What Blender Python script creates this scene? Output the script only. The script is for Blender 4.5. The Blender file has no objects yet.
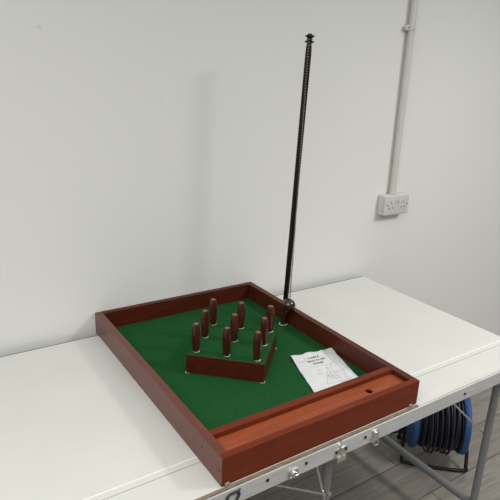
import bpy, bmesh, math, random
from mathutils import Vector, Matrix
random.seed(4)
SC = bpy.context.scene
COL = SC.collection
T = 0.74                      # height of the table top above the floor

# ------------------------------------------------------------------ camera
cam_data = bpy.data.cameras.new('camera')
cam_data.sensor_width = 36
cam_data.lens = 38.518
cam_data.clip_start = 0.02
cam = bpy.data.objects.new('camera', cam_data)
COL.objects.link(cam)
rot = Matrix(((0.8352763, 0.1345503, -0.5331132),
              (-0.5483439, 0.2750985, -0.7897087),
              (0.0404032, 0.9519543, 0.3035631)))
cam.matrix_world = Matrix.Translation((-0.4727037, -0.7683709, 1.5436221)) @ rot.to_4x4()
SC.camera = cam

# ------------------------------------------------------------------ light
SC.view_settings.view_transform = 'Standard'
SC.view_settings.look = 'None'
SC.view_settings.exposure = 0.0
SC.view_settings.gamma = 1
world = bpy.data.worlds.new('room_light')
SC.world = world
world.use_nodes = True
wnt = world.node_tree
bg = wnt.nodes['Background']
# the rest of the room: white ceiling above, white wall to the left, darker open room ahead of the table
wtc = wnt.nodes.new('ShaderNodeTexCoord')
wsp = wnt.nodes.new('ShaderNodeSeparateXYZ')
wnt.links.new(wtc.outputs['Generated'], wsp.inputs[0])


def wmap(src, f0, f1, t0, t1):
    n = wnt.nodes.new('ShaderNodeMapRange')
    n.interpolation_type = 'SMOOTHSTEP'
    n.inputs['From Min'].default_value = f0
    n.inputs['From Max'].default_value = f1
    n.inputs['To Min'].default_value = t0
    n.inputs['To Max'].default_value = t1
    wnt.links.new(src, n.inputs['Value'])
    return n.outputs[0]


w_up = wmap(wsp.outputs['Z'], 0.15, 0.60, 0.16, 0.80)
w_left = wmap(wsp.outputs['X'], -0.45, -0.85, 0.0, 0.42)
wad = wnt.nodes.new('ShaderNodeMath')
wad.operation = 'ADD'
wad.use_clamp = True
wnt.links.new(w_up, wad.inputs[0])
wnt.links.new(w_left, wad.inputs[1])
wnt.links.new(wad.outputs[0], bg.inputs['Strength'])
bg.inputs['Color'].default_value = (1.0, 0.995, 0.975, 1)


def area(name, loc, size, power, target, color=(1, 1, 1)):
    l = bpy.data.lights.new(name, 'AREA')
    l.shape = 'RECTANGLE'
    l.size, l.size_y = size
    l.energy = power
    l.color = color
    o = bpy.data.objects.new(name, l)
    COL.objects.link(o)
    o.location = loc
    d = Vector(target) - Vector(loc)
    o.rotation_euler = d.to_track_quat('-Z', 'Y').to_euler()
    return o


area('ceiling_panel_light', (1.65, -0.82, T + 1.55), (0.42, 0.42), 29, (1.65, -0.82, 0), (1.0, 0.98, 0.95))
area('ceiling_panel_light', (-0.9, -0.9, T + 1.55), (1.5, 1.5), 30, (-0.9, -0.9, 0), (1.0, 0.98, 0.95))


# ------------------------------------------------------------------ materials
def nodes_of(name):
    m = bpy.data.materials.new(name)
    m.use_nodes = True
    nt = m.node_tree
    return m, nt, nt.nodes['Principled BSDF']


def mat(name, col, rough=0.5, metal=0.0, spec=0.5, vary=0.0, vscale=20, bump=0.0, bscale=100,
        stretch=(1, 1, 1), coat=0.0, coatr=0.1, sheen=0.0, col2=None):
    m, nt, b = nodes_of(name)
    b.inputs['Roughness'].default_value = rough
    b.inputs['Metallic'].default_value = metal
    b.inputs['Specular IOR Level'].default_value = spec
    b.inputs['Coat Weight'].default_value = coat
    b.inputs['Coat Roughness'].default_value = coatr
    b.inputs['Sheen Weight'].default_value = sheen
    tc = nt.nodes.new('ShaderNodeTexCoord')
    mp = nt.nodes.new('ShaderNodeMapping')
    mp.inputs['Scale'].default_value = stretch
    nt.links.new(tc.outputs['Object'], mp.inputs['Vector'])
    nz = nt.nodes.new('ShaderNodeTexNoise')
    nz.inputs['Scale'].default_value = vscale
    nz.inputs['Detail'].default_value = 6
    nt.links.new(mp.outputs[0], nz.inputs['Vector'])
    rp = nt.nodes.new('ShaderNodeValToRGB')
    c2 = col2 or tuple(c * (1 - vary) for c in col)
    rp.color_ramp.elements[0].position = 0.3
    rp.color_ramp.elements[1].position = 0.7
    rp.color_ramp.elements[0].color = (*c2, 1)
    rp.color_ramp.elements[1].color = (*col, 1)
    nt.links.new(nz.outputs['Fac'], rp.inputs['Fac'])
    nt.links.new(rp.outputs['Color'], b.inputs['Base Color'])
    if bump:
        n2 = nt.nodes.new('ShaderNodeTexNoise')
        n2.inputs['Scale'].default_value = bscale
        n2.inputs['Detail'].default_value = 4
        nt.links.new(mp.outputs[0], n2.inputs['Vector'])
        bp = nt.nodes.new('ShaderNodeBump')
        bp.inputs['Strength'].default_value = bump
        bp.inputs['Distance'].default_value = 0.001
        nt.links.new(n2.outputs['Fac'], bp.inputs['Height'])
        nt.links.new(bp.outputs['Normal'], b.inputs['Normal'])
    return m


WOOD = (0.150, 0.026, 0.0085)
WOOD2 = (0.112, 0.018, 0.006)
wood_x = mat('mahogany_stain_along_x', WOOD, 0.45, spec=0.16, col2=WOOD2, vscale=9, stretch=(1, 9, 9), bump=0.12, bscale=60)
wood_shaded_y = mat('mahogany_shaded_along_y', (0.086, 0.017, 0.0075), 0.42, spec=0.20, col2=(0.058, 0.012, 0.006), vscale=9, stretch=(9, 1, 9), bump=0.12, bscale=60, coat=0.08, coatr=0.25)  # same wood as the left rail, darkened to carry the right rail's inner shade
wood_dark = mat('dark_and_shaded_mahogany', (0.080, 0.0145, 0.0065), 0.42, spec=0.18, col2=(0.054, 0.0095, 0.0045), vscale=9, stretch=(1, 9, 9), bump=0.12, bscale=60)  # darker boards; on the back rail the tone also holds its shade
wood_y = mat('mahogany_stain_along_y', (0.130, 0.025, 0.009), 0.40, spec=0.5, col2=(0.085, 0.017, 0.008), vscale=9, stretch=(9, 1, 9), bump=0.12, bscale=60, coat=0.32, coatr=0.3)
shelf_wood = mat('light_mahogany_ply', (0.29, 0.066, 0.022), 0.5, spec=0.3, col2=(0.21, 0.045, 0.015), vscale=8, stretch=(1, 12, 8), bump=0.15, bscale=80)
pin_wood = mat('turned_dark_wood', (0.070, 0.014, 0.008), 0.32, spec=0.4, col2=(0.025, 0.006, 0.004), vscale=60, stretch=(1, 1, 0.12), coat=0.25, coatr=0.15)
pin_end = mat('end_grain_wood', (0.25, 0.09, 0.045), 0.5, vary=0.4, vscale=200)
pole_wood = mat('very_dark_pole_wood', (0.014, 0.0035, 0.0028), 0.34, spec=0.25, vary=0.6, vscale=30, stretch=(1, 1, 0.08))
ball_wood = mat('polished_dark_wood', (0.040, 0.011, 0.009), 0.2, spec=0.4, vary=0.4, vscale=40, stretch=(1, 1, 0.3), coat=0.6, coatr=0.06)
black_iron = mat('black_metal', (0.008, 0.008, 0.009), 0.4, spec=0.3, vary=0.2)
chain_metal = mat('bead_chain_metal', (0.20, 0.195, 0.185), 0.32, metal=0.8, vary=0.5, vscale=300)
felt = mat('green_felt', (0.0150, 0.084, 0.0250), 0.95, spec=0.05, col2=(0.010, 0.060, 0.017), vscale=260, bump=0.5, bscale=900)
white_mark = mat('white_paint_mark', (0.55, 0.58, 0.53), 0.6, vary=0.2, vscale=150)
laminate = mat('white_table_laminate', (0.615, 0.62, 0.588), 0.36, spec=0.4, col2=(0.585, 0.59, 0.555), vscale=6, bump=0.04, bscale=250)
bead_white = mat('white_plastic_bead', (0.76, 0.765, 0.74), 0.35, vary=0.03)
tan_edge = mat('bare_board_edge', (0.27, 0.215, 0.145), 0.8, col2=(0.13, 0.10, 0.07), vscale=60, stretch=(1, 6, 6))
alu = mat('brushed_aluminium', (0.72, 0.73, 0.73), 0.42, metal=0.55, vary=0.18, vscale=14, stretch=(1, 8, 8), bump=0.08, bscale=150)
chrome = mat('nickel_plated_steel', (0.75, 0.74, 0.70), 0.22, metal=0.95, vary=0.3, vscale=120)
rivet_dark = mat('dark_rivet', (0.03, 0.03, 0.03), 0.5, metal=0.5)
gap_shade = mat('blue_grey_gap_shade', (0.085, 0.105, 0.125), 0.7, vary=0.7, vscale=14)  # colour of the shade in the gap behind the table
leg_grey = mat('grey_painted_tube', (0.17, 0.175, 0.18), 0.42, vary=0.12, vscale=20)
ink = mat('black_ink', (0.02, 0.02, 0.022), 0.7)
faint_ink = mat('faint_grey_print', (0.38, 0.38, 0.39), 0.8)
paper_m = mat('white_paper', (0.64, 0.655, 0.665), 0.75, vary=0.07, vscale=22, bump=0.6, bscale=45)
plastic = mat('white_socket_plastic', (0.56, 0.55, 0.53), 0.3, vary=0.02)
socket_hole = mat('dark_slot', (0.02, 0.02, 0.02), 0.7)
pvc = mat('white_conduit_pvc', (0.58, 0.58, 0.54), 0.35, vary=0.05, vscale=10)
blue_plastic = mat('blue_reel_plastic', (0.012, 0.075, 0.24), 0.4, vary=0.15)
cable_m = mat('navy_black_cable', (0.008, 0.010, 0.024), 0.42, vary=0.3)
pad_grey = mat('cloudy_grey_pad', (0.30, 0.28, 0.24), 0.4, vary=0.3, vscale=90)
brass_plug = mat('wood_plug', (0.055, 0.022, 0.016), 0.6, vary=0.2)


def wall_material():
    m, nt, b = nodes_of('white_painted_wall')
    b.inputs['Roughness'].default_value = 0.6
    b.inputs['Specular IOR Level'].default_value = 0.3
    tc = nt.nodes.new('ShaderNodeTexCoord')
    nz = nt.nodes.new('ShaderNodeTexNoise')
    nz.inputs['Scale'].default_value = 2.2
    nz.inputs['Detail'].default_value = 5
    nt.links.new(tc.outputs['Object'], nz.inputs['Vector'])
    rp = nt.nodes.new('ShaderNodeValToRGB')
    rp.color_ramp.elements[0].color = (0.71, 0.715, 0.69, 1)
    rp.color_ramp.elements[1].color = (0.74, 0.745, 0.72, 1)
    nt.links.new(nz.outputs['Fac'], rp.inputs['Fac'])
    # a few tiny scuffs
    vo = nt.nodes.new('ShaderNodeTexNoise')
    vo.inputs['Scale'].default_value = 45
    vo.inputs['Detail'].default_value = 2
    nt.links.new(tc.outputs['Object'], vo.inputs['Vector'])
    r2 = nt.nodes.new('ShaderNodeValToRGB')
    r2.color_ramp.elements[0].position = 0.76
    r2.color_ramp.elements[0].color = (1, 1, 1, 1)
    r2.color_ramp.elements[1].position = 0.80
    r2.color_ramp.elements[1].color = (0.86, 0.85, 0.84, 1)
    nt.links.new(vo.outputs['Fac'], r2.inputs['Fac'])
    mx = nt.nodes.new('ShaderNodeMix')
    mx.data_type = 'RGBA'
    mx.blend_type = 'MULTIPLY'
    mx.inputs[0].default_value = 1
    nt.links.new(rp.outputs['Color'], mx.inputs[6])
    nt.links.new(r2.outputs['Color'], mx.inputs[7])
    nt.links.new(mx.outputs[2], b.inputs['Base Color'])
    n3 = nt.nodes.new('ShaderNodeTexNoise')
    n3.inputs['Scale'].default_value = 160
    nt.links.new(tc.outputs['Object'], n3.inputs['Vector'])
    bp = nt.nodes.new('ShaderNodeBump')
    bp.inputs['Strength'].default_value = 0.08
    bp.inputs['Distance'].default_value = 0.001
    nt.links.new(n3.outputs['Fac'], bp.inputs['Height'])
    nt.links.new(bp.outputs['Normal'], b.inputs['Normal'])
    return m


def floor_material():
    m, nt, b = nodes_of('grey_wood_look_vinyl')
    b.inputs['Roughness'].default_value = 0.5
    tc = nt.nodes.new('ShaderNodeTexCoord')
    br = nt.nodes.new('ShaderNodeTexBrick')
    br.inputs['Scale'].default_value = 1
    br.inputs['Brick Width'].default_value = 1.22
    br.inputs['Row Height'].default_value = 0.18
    br.inputs['Mortar Size'].default_value = 0.0022
    br.inputs['Mortar Smooth'].default_value = 0.3
    br.inputs['Color1'].default_value = (0.250, 0.232, 0.205, 1)
    br.inputs['Color2'].default_value = (0.205, 0.190, 0.168, 1)
    br.inputs['Mortar'].default_value = (0.05, 0.048, 0.045, 1)
    br.offset = 0.37
    mp = nt.nodes.new('ShaderNodeMapping')
    mp.inputs['Location'].default_value = (0.075, 0.102, 0)
    nt.links.new(tc.outputs['Object'], mp.inputs['Vector'])
    nt.links.new(mp.outputs[0], br.inputs['Vector'])
    m2 = nt.nodes.new('ShaderNodeMapping')
    m2.inputs['Scale'].default_value = (1.3, 14, 1)
    nt.links.new(tc.outputs['Object'], m2.inputs['Vector'])
    nz = nt.nodes.new('ShaderNodeTexNoise')
    nz.inputs['Scale'].default_value = 5
    nz.inputs['Detail'].default_value = 7
    nz.inputs['Distortion'].default_value = 0.6
    nt.links.new(m2.outputs[0], nz.inputs['Vector'])
    rp = nt.nodes.new('ShaderNodeValToRGB')
    rp.color_ramp.elements[0].position = 0.3
    rp.color_ramp.elements[0].color = (0.70, 0.69, 0.68, 1)
    rp.color_ramp.elements[1].position = 0.7
    rp.color_ramp.elements[1].color = (1.1, 1.1, 1.1, 1)
    nt.links.new(nz.outputs['Fac'], rp.inputs['Fac'])
    mx = nt.nodes.new('ShaderNodeMix')
    mx.data_type = 'RGBA'
    mx.blend_type = 'MULTIPLY'
    mx.inputs[0].default_value = 1
    nt.links.new(br.outputs['Color'], mx.inputs[6])
    nt.links.new(rp.outputs['Color'], mx.inputs[7])
    nt.links.new(mx.outputs[2], b.inputs['Base Color'])
    return m


# ------------------------------------------------------------------ mesh helpers
def bm_box(bm, lo, hi, bevel=0.0, seg=2):
    vs = [bm.verts.new((x, y, z)) for x in (lo[0], hi[0]) for y in (lo[1], hi[1]) for z in (lo[2], hi[2])]
    idx = [(0, 1, 3, 2), (4, 6, 7, 5), (0, 4, 5, 1), (2, 3, 7, 6), (0, 2, 6, 4), (1, 5, 7, 3)]
    fs = [bm.faces.new([vs[i] for i in f]) for f in idx]
    if bevel:
        es = list({e for f in fs for e in f.edges})
        bmesh.ops.bevel(bm, geom=es, offset=bevel, segments=seg, profile=0.5, affect='EDGES')
    return fs


def bm_lathe(bm, prof, seg=24, center=(0, 0, 0), axis=(0, 0, 1)):
    q = Vector((0, 0, 1)).rotation_difference(Vector(axis).normalized())
    c = Vector(center)
    rings = []
    for r, z in prof:
        if r <= 1e-7:
            rings.append([bm.verts.new(c + q @ Vector((0, 0, z)))])
        else:
            rings.append([bm.verts.new(c + q @ Vector((r * math.cos(2 * math.pi * k / seg), r * math.sin(2 * math.pi * k / seg), z))) for k in range(seg)])
    for a, b in zip(rings, rings[1:]):
        for k in range(seg):
            k2 = (k + 1) % seg
            if len(a) == 1 and len(b) == 1:
                continue
            if len(a) == 1:
                bm.faces.new((a[0], b[k2], b[k]))
            elif len(b) == 1:
                bm.faces.new((a[k], a[k2], b[0]))
            else:
                bm.faces.new((a[k], a[k2], b[k2], b[k]))


def bm_cyl(bm, p0, p1, r, seg=16):
    p0, p1 = Vector(p0), Vector(p1)
    L = (p1 - p0).length
    bm_lathe(bm, [(0, 0), (r, 0), (r, L), (0, L)], seg, p0, p1 - p0)


def bm_tube(bm, pts, r, seg=10, closed=False):
    pts = [Vector(p) for p in pts]
    n = len(pts)
    rings = []
    up = None
    for i, p in enumerate(pts):
        if closed:
            t = (pts[(i + 1) % n] - pts[i - 1]).normalized()
        else:
            t = (pts[min(i + 1, n - 1)] - pts[max(i - 1, 0)]).normalized()
        if up is None:
            up = t.orthogonal().normalized()
        up = (up - t * up.dot(t)).normalized()
        s = t.cross(up)
        rings.append([bm.verts.new(p + r * (math.cos(2 * math.pi * k / seg) * up + math.sin(2 * math.pi * k / seg) * s)) for k in range(seg)])
    pairs = list(zip(rings, rings[1:]))
    if closed:
        pairs.append((rings[-1], rings[0]))
    for a, b in pairs:
        for k in range(seg):
            bm.faces.new((a[k], a[(k + 1) % seg], b[(k + 1) % seg], b[k]))
    if not closed:
        bm.faces.new(rings[0][::-1])
        bm.faces.new(rings[-1])


def smooth_path(pts, n=8):
    pts = [Vector(p) for p in pts]
    out = []
    P = [pts[0]] + pts + [pts[-1]]
    for i in range(1, len(P) - 2):
        a, b, c, d = P[i - 1], P[i], P[i + 1], P[i + 2]
        for k in range(n):
            t = k / n
            out.append(0.5 * ((2 * b) + (c - a) * t + (2 * a - 5 * b + 4 * c - d) * t * t + (3 * b - a - 3 * c + d) * t ** 3))
    out.append(pts[-1])
    return out


def link(name, bm, m, parent=None, smooth=False, offset=None):
    bmesh.ops.recalc_face_normals(bm, faces=bm.faces)
    me = bpy.data.meshes.new(name)
    if offset is not None:
        bmesh.ops.translate(bm, verts=bm.verts, vec=-Vector(offset))
    bm.to_mesh(me)
    bm.free()
    me.materials.append(m)
    if smooth:
        for p in me.polygons:
            p.use_smooth = True
    o = bpy.data.objects.new(name, me)
    COL.objects.link(o)
    if parent is not None:
        o.parent = parent
    return o


def smooth_by_angle(o, deg=40):
    me = o.data
    for p in me.polygons:
        p.use_smooth = True
    bm = bmesh.new()
    bm.from_mesh(me)
    for e in bm.edges:
        if len(e.link_faces) == 2 and e.calc_face_angle(0) > math.radians(deg):
            e.smooth = False
    bm.to_mesh(me)
    bm.free()
    return o


def thing(name, label, cat, loc=(0, 0, 0), group=None, rotz=0):
    o = bpy.data.objects.new(name, None)
    COL.objects.link(o)
    o.empty_display_size = 0.05
    o.location = loc
    o.rotation_euler = (0, 0, rotz)
    o['label'] = label
    o['category'] = cat
    if group:
        o['group'] = group
    return o


def B():
    return bmesh.new()


# ------------------------------------------------------------------ structure
def struct(name, lo, hi, m):
    bm = B()
    bm_box(bm, lo, hi)
    o = link(name, bm, m)
    o['kind'] = 'structure'
    return o


WALL = 0.811
struct('floor', (-3.5, -3.0, -0.1), (4.5, WALL, 0), floor_material())
struct('wall_back', (-3.5, WALL, -0.1), (4.5, WALL + 0.12, 2.7), wall_material())

# ------------------------------------------------------------------ folding table
XL, XR, YB, YS = -0.53, 1.181, 0.783, 0.0897
tb = thing('folding_table', 'white topped folding table with dented aluminium edge standing against the white wall', 'table', (0.325, 0.39, 0))
TO = Vector((0.325, 0.39, 0))


def tpart(name, bm, m, smooth=False, parent=None):
    o = link(name, bm, m, parent or tb, offset=TO)
    if smooth:
        smooth_by_angle(o)
    return o


bm = B()
bm_box(bm, (XL, YS + 0.0205, T - 0.012), (XR, YB, T), 0.0010)
tpart('tabletop', bm, laminate)
bm = B()
bm_box(bm, (XL, 0.0003, T - 0.012), (XR, YS + 0.0012, T - 0.0006), 0.0006)
tpart('front_strip', bm, laminate)
bm = B()
bm_box(bm, (XL, YS + 0.0030, T - 0.012), (XR, YS + 0.0195, T - 0.0002), 0.0008)
tpart('hinge_strip', bm, laminate)
bm = B()
bm_tube(bm, [(XL, YS + 0.0200, T - 0.0006), (XR, YS + 0.0200, T - 0.0006)], 0.0018, 8)
tpart('seam_bead', bm, bead_white, True)
bm = B()
bm_box(bm, (XL, YS + 0.0013, T - 0.011), (XR, YS + 0.0029, T - 0.0022))
tpart('seam_gasket', bm, leg_grey)
bm = B()
bm_box(bm, (XL, -0.0065, T - 0.010), (0.601, 0.0002, T - 0.0012), 0.0006)
tpart('board_edge', bm, tan_edge)
bm = B()
bm_box(bm, (0.6015, -0.0065, T - 0.010), (XR, 0.0002, T - 0.0012), 0.0006)
tpart('board_edge', bm, laminate)
# aluminium frame all round (front pieces split at the centre fold)
for x0, x1 in ((XL, 0.3225), (0.3255, XR)):
    bm = B()
    bm_box(bm, (x0, -0.0105, T - 0.047), (x1, -0.0065, T - 0.0052), 0.0010)
    bm_box(bm, (x0, -0.0068, T - 0.047), (x1, 0.018, T - 0.044), 0.0006)
    o = tpart('edge_rail', bm, alu)
bm = B()
bm_box(bm, (XR - 0.003, -0.008, T - 0.047), (XR + 0.004, YB, T - 0.0035), 0.001)
tpart('edge_rail', bm, alu)
bm = B()
bm_box(bm, (XL - 0.004, -0.008, T - 0.047), (XL + 0.003, YB, T - 0.0035), 0.001)
tpart('edge_rail', bm, alu)
bm = B()
bm_box(bm, (XL, YB + 0.0002, T - 0.047), (XR, YB + 0.0062, T - 0.0012), 0.001)
tpart('back_gap_shade_strip', bm, gap_shade)  # added dark strip, painted as the shaded gap between table and wall
FY = -0.0105
# rivets
for x, z in ((0.1105, -0.0225), (0.2179, -0.0227), (0.405, -0.024), (-0.12, -0.027), (0.80, -0.027)):
    bm = B()
    bm_lathe(bm, [(0.0045, 0), (0.0045, 0.001), (0.003, 0.0022), (0, 0.0026)], 14, (x, FY, T + z), (0, -1, 0))
    tpart('rivet', bm, rivet_dark, True)


def latch(x, z, name, tall):
    bm = B()
    w = 0.011 if tall else 0.014
    h = 0.017 if tall else 0.010
    bm_box(bm, (x - w, FY - 0.003, T + z - h), (x + w, FY, T + z + h), 0.0008)
    p = tpart(name, bm, chrome, True)
    bm = B()
    if tall:
        bm_box(bm, (x - 0.007, FY - 0.009, T + z - 0.006), (x + 0.007, FY - 0.003, T + z + 0.014), 0.0018)
        bm_tube(bm, [(x - 0.007, FY - 0.007, T + z - 0.004), (x - 0.007, FY - 0.009, T + z - 0.022), (x + 0.007, FY - 0.009, T + z - 0.022), (x + 0.007, FY - 0.007, T + z - 0.004)], 0.0016, 8)
    else:
        bm_box(bm, (x - 0.009, FY - 0.009, T + z - 0.006), (x + 0.004, FY - 0.003, T + z + 0.006), 0.0015)
        bm_cyl(bm, (x - 0.012, FY - 0.006, T + z - 0.007), (x + 0.013, FY - 0.006, T + z - 0.007), 0.0022, 10)
    o = link('clasp', bm, chrome, p, offset=TO)
    smooth_by_angle(o)


latch(0.1800, -0.0320, 'latch', False)
latch(0.4375, -0.031, 'latch', True)
# hinge plate over the centre fold
bm = B()
bm_box(bm, (0.304, FY - 0.0022, T - 0.046), (0.345, FY, T - 0.022), 0.0008)
bm_cyl(bm, (0.324, FY - 0.004, T - 0.049), (0.324, FY - 0.004, T - 0.018), 0.0036, 12)
bm_box(bm, (0.312, FY - 0.006, T - 0.058), (0.338, FY - 0.001, T - 0.044), 0.0012)
h = tpart('fold_hinge', bm, chrome, True)
for x in (0.309, 0.339):
    bm = B()
    bm_lathe(bm, [(0.004, 0), (0.004, 0.001), (0, 0.002)], 12, (x, FY - 0.0022, T - 0.029), (0, -1, 0))
    o = link('rivet', bm, rivet_dark, h, offset=TO)
# loop drawn in black marker on the rail
bm = B()
cx, cz = 0.0225, T - 0.0262
pts = []
for k in range(26):
    a = math.radians(70 + 360 * k / 25)
    r = 0.0130 * (1 + 0.10 * math.sin(3 * a))
    pts.append((cx + r * math.cos(a) * 1.12, FY - 0.0004, cz + r * math.sin(a) * 0.95))
bm_tube(bm, pts, 0.0034, 6)
bm_tube(bm, [(cx + 0.010, FY - 0.0004, cz + 0.004), (cx + 0.014, FY - 0.0004, cz + 0.0125), (cx + 0.0175, FY - 0.0004, cz + 0.014)], 0.0022, 6)
bm_tube(bm, [(cx - 0.012, FY - 0.0004, cz - 0.004), (cx - 0.0135, FY - 0.0004, cz - 0.017)], 0.0030, 6)
tpart('marker_loop', bm, ink, True)
# legs
for x in (0.342, 1.07, -0.42):
    for y in (0.045, 0.735):
        zb = 0.0
        bm = B()
        bm_cyl(bm, (x, y, 0.012), (x, y, T - 0.014), 0.0125, 20)
        lg = tpart('leg', bm, leg_grey, True)
        bm = B()
        bm_cyl(bm, (x, y, 0), (x, y, 0.03), 0.0155, 18)
        o = link('foot_cap', bm, black_iron, lg, offset=TO)
        smooth_by_angle(o)
    zc = 0.150 if x > 1 else 0.12
    bm = B()
    bm_cyl(bm, (x, 0.045, zc), (x, 0.735, zc), 0.0145 if x > 1 else 0.0125, 18)
    tpart('crossbar', bm, leg_grey, True)
for p0, p1 in (((0.330, 0.032, T - 0.195), (0.07, 0.032, T - 0.030)), ((0.334, 0.034, T - 0.222), (0.285, 0.05, T - 0.035)), ((1.06, 0.05, T - 0.3), (0.75, 0.05, T - 0.02)), ((-0.41, 0.05, T - 0.3), (-0.1, 0.05, T - 0.02))):
    bm = B()
    bm_tube(bm, [p0, p1], 0.0030, 8)
    tpart('brace', bm, chrome, True)
bm = B()
bm_cyl(bm, (0.342, 0.026, T - 0.197), (0.342, 0.046, T - 0.197), 0.005, 12)
tpart('brace_bolt', bm, chrome, True)

# ------------------------------------------------------------------ skittles tray
W, LY, H = 0.600, 0.806, 0.0708
th = 0.0205
fz = 0.013
tray = thing('skittles_tray', 'large red-brown wooden tray lined with green felt lying on the white table', 'game tray', (W / 2, LY / 2, T))
RO = Vector((W / 2, LY / 2, T))


def rpart(name, bm, m, parent=None, smooth=False):
    bmesh.ops.translate(bm, verts=bm.verts, vec=(0, 0, T))
    o = link(name, bm, m, parent or tray, offset=RO)
    if smooth:
        smooth_by_angle(o)
    return o




def notch(bm, side):
    # side rail outline, rebated at the front so the front rail seats into it
    X = (lambda x: x) if side > 0 else (lambda x: W - x)
    poly = [(0, 0), (0.0024, 0), (0.0024, 0.0172), (th, 0.0172), (th, LY), (0, LY)]
    lo_ = [bm.verts.new((X(x), y, 0.0015)) for x, y in poly]
    hi_ = [bm.verts.new((X(x), y, H)) for x, y in poly]
    bm.faces.new(lo_[::-1]); bm.faces.new(hi_)
    for k in range(6):
        bm.faces.new((lo_[k], lo_[(k + 1) % 6], hi_[(k + 1) % 6], hi_[k]))
    bmesh.ops.recalc_face_normals(bm, faces=bm.faces)
    bmesh.ops.bevel(bm, geom=list(bm.edges), offset=0.0005, segments=1, affect='EDGES')


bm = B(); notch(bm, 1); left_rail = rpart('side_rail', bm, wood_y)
bm = B(); notch(bm, -1); rpart('side_rail', bm, wood_shaded_y)
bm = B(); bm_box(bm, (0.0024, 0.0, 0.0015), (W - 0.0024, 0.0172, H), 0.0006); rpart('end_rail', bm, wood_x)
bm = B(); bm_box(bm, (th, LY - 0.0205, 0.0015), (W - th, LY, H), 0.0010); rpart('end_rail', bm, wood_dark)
bm = B(); bm_box(bm, (th, 0.0765, 0.005), (W - th, 0.0955, H - 0.0002), 0.0010); rpart('divider_rail', bm, wood_x)
bm = B(); bm_box(bm, (th, 0.0955, 0.004), (W - th, LY - 0.0205, fz)); rpart('felt_bed', bm, felt)
# shelf with a real hole
SZ = H - 0.0132
bm = B()
hx, hy, hr = 0.4618, 0.0456, 0.0098
N = 40
x0, x1, y0, y1 = th, W - th, 0.0172, 0.0765


def rect_ray(a):
    c, s = math.cos(a), math.sin(a)
    t = 1e9
    if c > 1e-9: t = min(t, (x1 - hx) / c)
    if c < -1e-9: t = min(t, (x0 - hx) / c)
    if s > 1e-9: t = min(t, (y1 - hy) / s)
    if s < -1e-9: t = min(t, (y0 - hy) / s)
    return (hx + c * t, hy + s * t)


angs = sorted([2 * math.pi * k / N for k in range(N)] + [math.atan2(y - hy, x - hx) % (2 * math.pi) for x in (x0, x1) for y in (y0, y1)])
ins = [bm.verts.new((hx + hr * math.cos(a), hy + hr * math.sin(a), SZ)) for a in angs]
out = [bm.verts.new((*rect_ray(a), SZ)) for a in angs]
inb = [bm.verts.new((v.co.x, v.co.y, SZ - 0.005)) for v in ins]
outb = [bm.verts.new((v.co.x, v.co.y, SZ - 0.005)) for v in out]
n = len(angs)
for k in range(n):
    j = (k + 1) % n
    bm.faces.new((ins[k], out[k], out[j], ins[j]))
    bm.faces.new((ins[k], ins[j], inb[j], inb[k]))
    bm.faces.new((out[k], outb[k], outb[j], out[j]))
    bm.faces.new((inb[k], inb[j], outb[j], outb[k]))
o = rpart('ball_shelf', bm, shelf_wood)
o['label'] = 'lighter orange-brown shelf with a round hole'
bm = B(); bm_box(bm, (th, 0.0172, 0.002), (W - th, 0.0955, 0.005)); rpart('base_panel', bm, wood_dark)
# screw plugs on the left side
for y, z in ((0.010, 0.035), (0.086, 0.043), (LY - 0.01, 0.035)):
    bm = B()
    bm_lathe(bm, [(0.0028, 0), (0.0028, 0.0005), (0, 0.0007)], 12, (-0.0001, y, z), (-1, 0, 0))
    rpart('screw_plug', bm, brass_plug)
# little pads under the front corners
for x in (0.008, W - 0.03):
    bm = B()
    bm_box(bm, (x, -0.0022, 0), (x + 0.011, 0.010, 0.0075), 0.0012)
    rpart('corner_pad', bm, pad_grey)
# platform corner marks on the felt
PC = [(0.1320, 0.4215), (0.2912, 0.2690), (0.4385, 0.4160)]
cxm, cym = 0.5 * (PC[0][0] + PC[2][0]), 0.5 * (PC[0][1] + PC[2][1])
PC.append((2 * cxm - PC[1][0], 2 * cym - PC[1][1]))
for i in range(4):
    p = Vector(PC[i]); q1 = (Vector(PC[i - 1]) - p).normalized(); q2 = (Vector(PC[(i + 1) % 4]) - p).normalized()
    outw = -(q1 + q2).normalized() * 0.0012
    bm = B()
    for d, e in ((q1, q2), (q2, q1)):
        a = p + outw
        w_ = -e * 0.0016
        L = 0.010
        quad = [a, a + d * L, a + d * L + w_, a + w_]
        vs = [bm.verts.new((v.x, v.y, fz + 0.0004)) for v in quad] + [bm.verts.new((v.x, v.y, fz - 0.001)) for v in quad]
        bm.faces.new(vs[:4]); bm.faces.new(vs[4:][::-1])
        for k in range(4):
            bm.faces.new((vs[k], vs[(k + 1) % 4], vs[4 + (k + 1) % 4], vs[4 + k]))
    rpart('corner_mark', bm, white_mark)
bm = B()
bm_lathe(bm, [(0.0105, fz - 0.001), (0.0146, fz - 0.001), (0.0146, fz + 0.001), (0.0105, fz + 0.001), (0.0105, fz - 0.001)], 28, (0.5618, 0.5438, 0))
rpart('pole_ring', bm, white_mark)

# ------------------------------------------------------------------ platform
PZ0, PZ1 = fz, 0.0695
plat = thing('skittle_platform', 'low diamond-set wooden platform with green felt top standing inside the tray', 'platform', (cxm, cym, T + PZ0))
PO = Vector((cxm, cym, T + PZ0))
names_m = [wood_x, wood_x, wood_x, wood_x]
side_t = 0.006


def inset(i, d):
    p = Vector(PC[i]); a = (Vector(PC[i - 1]) - p).normalized(); b = (Vector(PC[(i + 1) % 4]) - p).normalized()
    s = abs(a.x * b.y - a.y * b.x)
    return p + (a + b) * d / s


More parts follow.
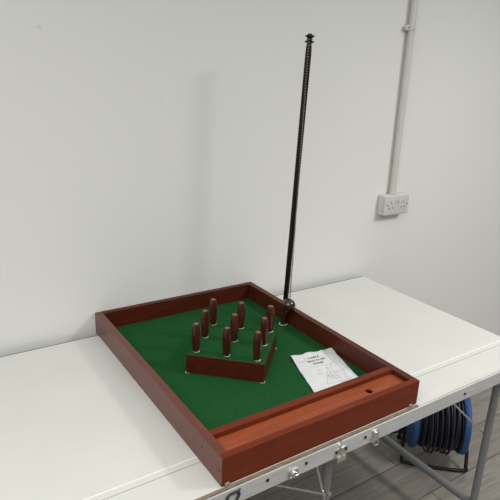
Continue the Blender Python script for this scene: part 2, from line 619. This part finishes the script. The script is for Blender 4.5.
for i in range(4):
    j = (i + 1) % 4
    quad = [Vector(PC[i]), Vector(PC[j]), inset(j, side_t), inset(i, side_t)]
    bm = B()
    lo_ = [bm.verts.new((v.x, v.y, T + PZ0 + 0.0006)) for v in quad]
    hi_ = [bm.verts.new((v.x, v.y, T + PZ1)) for v in quad]
    bm.faces.new(lo_[::-1]); bm.faces.new(hi_)
    for k in range(4):
        bm.faces.new((lo_[k], lo_[(k + 1) % 4], hi_[(k + 1) % 4], hi_[k]))
    bmesh.ops.bevel(bm, geom=list(bm.edges), offset=0.0006, segments=1, affect='EDGES')
    link('side_panel', bm, wood_dark, plat, offset=PO)
bm = B()
quad = [inset(i, 0.0008) for i in range(4)]
lo_ = [bm.verts.new((v.x, v.y, T + PZ1 - 0.004)) for v in quad]
hi_ = [bm.verts.new((v.x, v.y, T + PZ1 + 0.0005)) for v in quad]
bm.faces.new(lo_[::-1]); bm.faces.new(hi_)
for k in range(4):
    bm.faces.new((lo_[k], lo_[(k + 1) % 4], hi_[(k + 1) % 4], hi_[k]))
link('felt_top', bm, felt, plat, offset=PO)

PT = T + PZ1 + 0.0005
PINS = [(0.1650, 0.4273, 'left end of the front row'), (0.2274, 0.3644, 'middle of the front row'), (0.2883, 0.3024, 'right end of the front row, at the platform corner'),
        (0.2289, 0.4921, 'left end of the middle row'), (0.2920, 0.4283, 'the centre of all nine'), (0.3551, 0.3665, 'right end of the middle row'),
        (0.2925, 0.5551, 'left end of the back row, nearest the wall'), (0.3551, 0.4921, 'middle of the back row'), (0.4197, 0.4286, 'right end of the back row, nearest the pole')]
for x, y, _ in PINS:
    bm = B()
    bm_lathe(bm, [(0, PT - 0.001), (0.0096, PT - 0.001), (0.0096, PT + 0.0006), (0, PT + 0.0006)], 20, (x + 0.0008, y - 0.0020, 0))
    link('pin_spot', bm, white_mark, plat, offset=PO)

# ------------------------------------------------------------------ skittle pins
PH = 0.0830
prof = [(0.0, 0), (0.0088, 0), (0.0094, 0.0012), (0.0104, 0.010), (0.0116, 0.022), (0.0124, 0.036), (0.0125, 0.046), (0.0122, 0.057), (0.0112, 0.067), (0.0096, 0.0755), (0.0086, 0.0798), (0.0078, 0.0820)]
pin0 = thing('skittle_pin', '', 'skittle pin', (0, 0, 0), 'skittle pins on the green platform')
bm = B()
bm_lathe(bm, prof + [(0.0076, PH - 0.0006), (0, PH - 0.0006)], 28)
o = link('pin_body', bm, pin_wood, pin0); smooth_by_angle(o, 50)
bm = B()
bm_lathe(bm, [(0, PH - 0.0010), (0.0074, PH - 0.0010), (0.0074, PH - 0.0002), (0.0064, PH), (0, PH)], 24)
o = link('end_grain', bm, pin_end, pin0); smooth_by_angle(o, 50)
o['label'] = 'paler end grain on the pin top'
LEAN = [(0.0, 0.0), (0.01, -0.01), (0.0, 0.015), (0.0, 0.0), (-0.01, 0.0), (0.0, 0.01), (0.01, 0.01), (0.0, 0.0), (0.0, 0.0)]
for i, (x, y, where) in enumerate(PINS):
    if i == 0:
        r = pin0
    else:
        r = pin0.copy(); COL.objects.link(r)
        for ch in [k for k in pin0.children]:
            c = ch.copy(); COL.objects.link(c); c.parent = r
    r.location = (x, y, PT + 0.0007)
    r.rotation_euler = (0, 0, 0.7 * i)
    r['label'] = 'dark barrel-shaped wooden skittle, ' + where

# ------------------------------------------------------------------ pole
pb = Vector((0.5650, 0.5455, T + fz))
pt = Vector((0.5940, 0.5455, T + 0.937))
pole = thing('skittles_pole', 'tall thin near-black wooden pole rising from the tray beside the right rail', 'pole', pb)
ax = (pt - pb).normalized()
Lp = (pt - pb).length


def ppart(name, prof, m, seg=24):
    bm = B()
    bm_lathe(bm, prof, seg, pb, ax)
    o = link(name, bm, m, pole, offset=pb)
    smooth_by_angle(o, 45)
    return o


ppart('base_peg', [(0, 0.0012), (0.0108, 0.0012), (0.0112, 0.004), (0.0106, 0.010), (0.0108, 0.020), (0.0124, 0.034), (0.0120, 0.050), (0.0095, 0.060), (0, 0.062)], ball_wood)
ppart('shaft', [(0, 0.05), (0.0086, 0.05), (0.0087, 0.3), (0.0089, 0.6), (0.0092, Lp - 0.055), (0.0085, Lp - 0.035), (0.0065, Lp - 0.024), (0, Lp - 0.024)], pole_wood)
ppart('finial', [(0, Lp - 0.0260), (0.007, Lp - 0.0255), (0.0140, Lp - 0.0225), (0.0145, Lp - 0.0210), (0.0140, Lp - 0.0195), (0.0075, Lp - 0.0185), (0.0075, Lp - 0.011), (0.0100, Lp - 0.0085), (0.0140, Lp - 0.0072), (0.0145, Lp - 0.0055), (0.0135, Lp - 0.004), (0.0075, Lp - 0.002), (0.006, Lp + 0.001), (0, Lp + 0.002)], black_iron)

# hanging ball on its bead chain
bc = Vector((0.5560, 0.5130, T + 0.0950))
ball = thing('hanging_ball', 'polished dark wooden ball hanging on a long metal bead chain against the pole', 'ball', bc)
bm = B()
R = 0.0232
pr = [(0, R)]
for k in range(1, 19):
    a = math.pi * k / 18
    pr.append((R * math.sin(a), R * math.cos(a)) if k < 18 else (0, -R))
bm_lathe(bm, pr, 32, bc)
link('ball', bm, ball_wood, ball, smooth=True, offset=bc)
top = pb + ax * (Lp - 0.016) + Vector((-0.0090, -0.0085, 0))
bot = bc + Vector((0.0055, 0.003, R - 0.0020))
Lc = (top - bot).length
nb = int(Lc / 0.0080)
bm = B()
for k in range(nb + 1):
    p = bot.lerp(top, k / nb)
    p = p + Vector((0.0006 * math.sin(k * 0.5), 0, 0))
    s = bmesh.ops.create_icosphere(bm, subdivisions=1, radius=0.0033)
    bmesh.ops.translate(bm, verts=s['verts'], vec=p)
bm_tube(bm, [bot, bot.lerp(top, 0.5), top], 0.0006, 6)
link('bead_chain', bm, chain_metal, ball, smooth=True, offset=bc)
bm = B()
ringp = [pb + ax * (Lp - 0.0155) + Vector((0.0088 * math.cos(a * math.pi / 10), 0.0088 * math.sin(a * math.pi / 10), 0)) for a in range(20)]
bm_tube(bm, ringp, 0.0013, 8, closed=True)
link('swivel_ring', bm, chain_metal, ball, smooth=True, offset=bc)

# ------------------------------------------------------------------ instruction sheet
c00 = Vector((0.4420, 0.3466)); u = Vector((0.1395, -0.0260)); v = Vector((-0.066, -0.198))
sheet = thing('instruction_sheet', 'creased white printed instruction sheet lying on the green felt', 'paper', (c00.x, c00.y, T + fz))
SO = Vector((c00.x, c00.y, T + fz))


def sheet_pt(a, b, lift=0.0):
    # a: across 0..1, b: down 0..1
    p = c00 + u * a * (1 + 0.10 * b) + v * b
    z = 0.0022
    z += 0.006 * max(0, (a - 0.72) / 0.28) ** 1.2 * math.exp(-(b / 0.35) ** 2)
    z += 0.005 * math.exp(-((a - 0.42) / 0.2) ** 2 - (b / 0.16) ** 2)
    z += 0.003 * math.exp(-((a - 0.0) / 0.12) ** 2 - (b / 0.2) ** 2)
    z += 0.0030 * math.exp(-((a - 0.74 - 0.1 * b) / 0.035) ** 2)
    z += 0.0010 * math.sin(9 * a + 4 * b) * math.sin(7 * b + 1.3)
    z += 0.0012 * abs(math.sin(11 * a - 9 * b)) + 0.0008 * abs(math.sin(6 * a + 13 * b + 0.6))
    x = p.x; y = p.y
    y += -0.006 * math.exp(-((a - 0.22) / 0.12) ** 2) * max(0, 1 - b * 6)
    return Vector((x, y, T + fz + z + lift))


bm = B()
nu, nv = 40, 54
g = [[bm.verts.new(sheet_pt(i / nu, j / nv)) for j in range(nv + 1)] for i in range(nu + 1)]
for i in range(nu):
    for j in range(nv):
        bm.faces.new((g[i][j], g[i + 1][j], g[i + 1][j + 1], g[i][j + 1]))
o = link('page', bm, paper_m, sheet, smooth=True, offset=SO)
so = o.modifiers.new('thickness', 'SOLIDIFY'); so.thickness = 0.00025; so.offset = -1


def text_mesh(body, size, m, mapf, name, parent, off):
    cu = bpy.data.curves.new(name, 'FONT')
    cu.body = body
    cu.size = size
    cu.align_x = 'CENTER'
    cu.offset = size * 0.03
    cu.space_character = 1.25
    tmp = bpy.data.objects.new('text_tmp', cu)
    COL.objects.link(tmp)
    bpy.context.view_layer.update()
    dg = bpy.context.evaluated_depsgraph_get()
    me = bpy.data.meshes.new_from_object(tmp.evaluated_get(dg))
    bpy.data.objects.remove(tmp)
    b2 = bmesh.new(); b2.from_mesh(me)
    for vv in b2.verts:
        vv.co = mapf(vv.co.x, vv.co.y)
    me2 = link(name, b2, m, parent, offset=off)
    me2.data.name = name
    return me2


LU, LV = u.length, v.length
for body, s, da, db, tilt in (('TABLE', 0.0118, 0.46, 0.165, 0.12), ('SKITTLES', 0.0118, 0.475, 0.245, 0.08), ('GAME', 0.0112, 0.475, 0.320, 0.06)):
    text_mesh(body, s, ink, lambda x, y, da=da, db=db, t=tilt: sheet_pt(da + x / LU, db - (y + t * x) / LV, 0.0005), 'printed_title', sheet, SO)


def ink_line(bm, pts, w=0.0006, closed=False):
    # thin flat ribbon on the sheet; pts in metres across / down
    P = [Vector(p) for p in pts]
    if closed:
        P.append(P[0])
    for p, q in zip(P, P[1:]):
        nrm = (q - p)
        if nrm.length < 1e-9:
            continue
        nrm = Vector((-nrm.y, nrm.x)).normalized() * w / 2
        k = max(1, int((q - p).length / 0.006))
        for i in range(k):
            s, e = p.lerp(q, i / k), p.lerp(q, (i + 1) / k)
            bm.faces.new([bm.verts.new(sheet_pt(c.x / LU, c.y / LV, 0.0006)) for c in (s - nrm, e - nrm, e + nrm, s + nrm)])


def oval(cx, cy, rx, ry, n=16, a0=0, a1=360):
    return [(cx + rx * math.cos(math.radians(a0 + (a1 - a0) * k / n)), cy + ry * math.sin(math.radians(a0 + (a1 - a0) * k / n))) for k in range(n + 1)]


def print_mark(name, strokes):
    bm = B()
    for pts, w in strokes:
        ink_line(bm, pts, w)
    link(name, bm, faint_ink, sheet, offset=SO)


print_mark('printed_emblem', [(oval(0.022, 0.030, 0.014, 0.012), 0.0008), ([(0.036, 0.030), (0.036, 0.046), (0.010, 0.046)], 0.0008)])
print_mark('fold_line', [([(0.108, 0.010), (0.112, 0.060), (0.122, 0.125)], 0.0016)])
dx, dy = 0.008, 0.006
st = [([(0.072 + dx, 0.090 + dy), (0.040 + dx, 0.165 + dy), (0.096 + dx, 0.172 + dy), (0.112 + dx, 0.122 + dy), (0.072 + dx, 0.112 + dy), (0.052 + dx, 0.140 + dy)], 0.0007),
      ([(0.076 + dx, 0.072 + dy), (0.070 + dx, 0.132 + dy)], 0.0008),
      ([(0.076 + dx, 0.072 + dy), (0.086 + dx, 0.078 + dy), (0.084 + dx, 0.112 + dy)], 0.0006),
      (oval(0.084 + dx, 0.118 + dy, 0.005, 0.005), 0.0007)]
for i in range(3):
    for j in range(3):
        st.append((oval(0.060 + dx + 0.010 * i + 0.003 * j, 0.128 + dy + 0.010 * j, 0.0025, 0.004, 8), 0.0006))
print_mark('printed_diagram', st)
for x, y in ((0.048, 0.100), (0.040, 0.120), (0.098, 0.078)):
    print_mark('printed_caption', [([(x, y), (x + 0.012, y)], 0.0022)])
for k in range(3):
    print_mark('printed_line', [([(0.086, 0.172 + 0.004 * k), (0.116, 0.169 + 0.004 * k)], 0.0006)])

# ------------------------------------------------------------------ wall socket and conduit
sx0, sx1, sz0, sz1 = 1.2465, 1.3965, T + 0.2675, T + 0.3555
SF = WALL - 0.045
sock = thing('double_wall_socket', 'white double wall socket in a surface box on the white wall', 'wall socket', ((sx0 + sx1) / 2, WALL, sz0))
KO = Vector(((sx0 + sx1) / 2, WALL, sz0))
bm = B()
bm_box(bm, (sx0, SF + 0.0115, sz0), (sx1, WALL - 0.0002, sz1), 0.005, 3)
o = link('back_box', bm, plastic, sock, offset=KO); smooth_by_angle(o)
bm = B()
bm_box(bm, (sx0 + 0.0005, SF, sz0 + 0.0005), (sx1 - 0.0005, SF + 0.0132, sz1 - 0.0005), 0.0062, 4)
fp = link('face_plate', bm, plastic, sock, offset=KO); smooth_by_angle(fp)
mx_, mz_ = (sx0 + sx1) / 2, (sz0 + sz1) / 2
for s in (-1, 1):
    cxx = mx_ + s * 0.037
    for name, dx, dz, w, hh in (('earth_slot', 0, 0.012, 0.0040, 0.0078), ('pin_slot', -0.0112, -0.0105, 0.0066, 0.0044), ('pin_slot', 0.0112, -0.0105, 0.0066, 0.0044)):
        bm = B()
        bm_box(bm, (cxx + dx - w / 2, SF - 0.0003, mz_ + dz - hh / 2), (cxx + dx + w / 2, SF + 0.003, mz_ + dz + hh / 2))
        link(name, bm, socket_hole, fp, offset=KO)
    bm = B()
    bm_lathe(bm, [(0.0032, 0), (0.0032, 0.0006), (0, 0.0008)], 14, (mx_ + s * 0.0603, SF, mz_ + 0.002), (0, -1, 0))
    link('screw', bm, rivet_dark, fp, offset=KO)
    bm = B()
    bm_box(bm, (mx_ + s * 0.0085 - 0.0068, SF - 0.0035, mz_ + 0.010), (mx_ + s * 0.0085 + 0.0068, SF + 0.002, mz_ + 0.030), 0.0014)
    o = link('rocker_switch', bm, plastic, fp, offset=KO); smooth_by_angle(o)

cr = 0.0130
cy_ = WALL - 0.019
cb = Vector((1.312, cy_, sz1 - 0.004)); ct = Vector((1.298, cy_, 2.65))
cond = thing('wall_conduit', 'thin white plastic conduit running up the white wall from the socket', 'conduit', (cb.x, WALL, cb.z))
CO = Vector((cb.x, WALL, cb.z))
bm = B()
bm_cyl(bm, cb + Vector((0, 0, 0.0045)), ct, cr, 24)
o = link('pipe', bm, pvc, cond, offset=CO); smooth_by_angle(o)
bm = B()
bm_cyl(bm, cb + Vector((0, 0, 0.0042)), cb + Vector((0, 0, 0.022)), cr + 0.0028, 24)
o = link('coupler', bm, pvc, cond, offset=CO); smooth_by_angle(o)
for zc in (T + 1.022, T + 1.75):
    bm = B()
    xc = cb.x + (ct.x - cb.x) * (zc - cb.z) / (ct.z - cb.z)
    bm_cyl(bm, (xc, cy_, zc - 0.008), (xc, cy_, zc + 0.008), cr + 0.0022, 24)
    bm_box(bm, (xc - 0.024, WALL - 0.012, zc - 0.008), (xc + 0.024, WALL - 0.0002, zc + 0.008), 0.002)
    bm_lathe(bm, [(0.0115, 0), (0.0115, 0.008), (0.009, 0.0105), (0, 0.011)], 20, (xc - 0.0215, WALL - 0.012, zc), (0, -1, 0))
    sd = link('saddle_clip', bm, plastic, cond, offset=CO); smooth_by_angle(sd)
    bm = B()
    bm_lathe(bm, [(0.0026, 0), (0.0026, 0.0004), (0, 0.0006)], 12, (xc - 0.0215, WALL - 0.023, zc), (0, -1, 0))
    link('screw', bm, rivet_dark, sd, offset=CO)

# ------------------------------------------------------------------ cable reel under the table
a_ = Vector((0.72, -0.694, 0)).normalized()
rc = Vector((1.250, 0.475, T - 0.545))
reel = thing('cable_reel', 'blue drum of dark extension cable on a black tube stand under the table', 'cable reel', (rc.x, rc.y, 0))
EO = Vector((rc.x, rc.y, 0))
RW = 0.20
perp = Vector((a_.y, -a_.x, 0))
for s in (0, RW):
    bm = B()
    bm_lathe(bm, [(0.035, -0.008), (0.112, -0.008), (0.122, -0.013), (0.130, -0.013), (0.134, -0.008), (0.134, 0.008), (0.130, 0.012), (0.112, 0.008), (0.035, 0.008), (0.035, -0.008)], 48, rc + a_ * s, a_)
    fl = link('flange', bm, blue_plastic, reel, offset=EO); smooth_by_angle(fl)
    bm = B()
    bm_lathe(bm, [(0, -0.014), (0.030, -0.014), (0.036, -0.008), (0.036, 0.010), (0, 0.010)], 32, rc + a_ * s, a_)
    o = link('hub', bm, black_iron, fl, offset=EO); smooth_by_angle(o)
bm = B()
bm_lathe(bm, [(0.05, 0.004), (0.06, 0.004), (0.06, RW - 0.004), (0.05, RW - 0.004)], 36, rc, a_)
o = link('drum_core', bm, blue_plastic, reel, smooth=False, offset=EO)
# windings
q = Vector((0, 0, 1)).rotation_difference(a_)
bm = B()
for layer, rr in enumerate((0.098, 0.108, 0.117)):
    off = 0.012 + (0.0045 if layer % 2 else 0)
    pts = []
    turns = 18 - layer
    for k in range(turns * 26):
        a = 2 * math.pi * k / 26
        wob = 0.0025 * math.sin(a * 0.37 + layer * 2)
        pts.append(rc + q @ Vector(((rr + wob) * math.cos(a), (rr + wob) * math.sin(a), off + (RW - 0.026) * k / (turns * 26) + 0.004 * math.sin(a * 0.5 + layer))))
    bm_tube(bm, pts, 0.0048, 6)
for k in range(7):       # slack outer turns
    off = 0.035 + 0.021 * k
    pts = []
    tilt = random.uniform(-0.05, 0.05)
    for j in range(30):
        a = 2 * math.pi * j / 30
        rr = 0.128 + 0.005 * math.sin(a + k) + 0.007 * (k % 3) + (0.016 if k == 1 else 0) * max(0, math.sin(a * 0.5))
        pts.append(rc + q @ Vector((rr * math.cos(a), rr * math.sin(a), off + tilt * rr * math.sin(a))))
    bm_tube(bm, pts, 0.0048, 7, closed=True)
link('wound_cable', bm, cable_m, reel, smooth=True, offset=EO)
# tube stand: one bent tube on each side of the drum
for sg in (1, -1):
    pd = perp * sg
    e0_ = rc - a_ * 0.030; e1_ = rc + a_ * (RW + 0.030)
    g0 = Vector((e0_.x, e0_.y, 0.0)) + pd * 0.075; g1 = Vector((e1_.x, e1_.y, 0.0)) + pd * 0.075
    bm = B()
    bm_tube(bm, smooth_path([e0_ + Vector((0, 0, 0.012)) + pd * 0.008, e0_ + pd * 0.03 + Vector((0, 0, -0.075)), g0 - pd * 0.004 + Vector((0, 0, 0.035)), g0 + a_ * 0.02 + pd * 0.006 + Vector((0, 0, 0.0095)), g1 - a_ * 0.02 + pd * 0.006 + Vector((0, 0, 0.0095)), g1 - pd * 0.004 + Vector((0, 0, 0.035)), e1_ + pd * 0.03 + Vector((0, 0, -0.075)), e1_ + Vector((0, 0, 0.012)) + pd * 0.008], 8), 0.0075, 10)
    link('stand_frame', bm, black_iron, reel, smooth=True, offset=EO)
bm = B()
bm_cyl(bm, rc + a_ * -0.034, rc + a_ * (RW + 0.034), 0.008, 12)
link('axle', bm, black_iron, reel, smooth=False, offset=EO)
# trailing cable end
bm = B()
e0 = rc + a_ * 0.012 + Vector((0, 0, -0.120))
bm_tube(bm, smooth_path([e0, Vector((1.285, 0.545, 0.05)), Vector((1.290, 0.600, 0.008)), Vector((1.22, 0.665, 0.006)), Vector((1.13, 0.66, 0.006)), Vector((1.00, 0.70, 0.006)), Vector((0.80, 0.76, 0.006))], 10), 0.0048, 8)
link('cable_tail', bm, cable_m, reel, smooth=True, offset=EO)
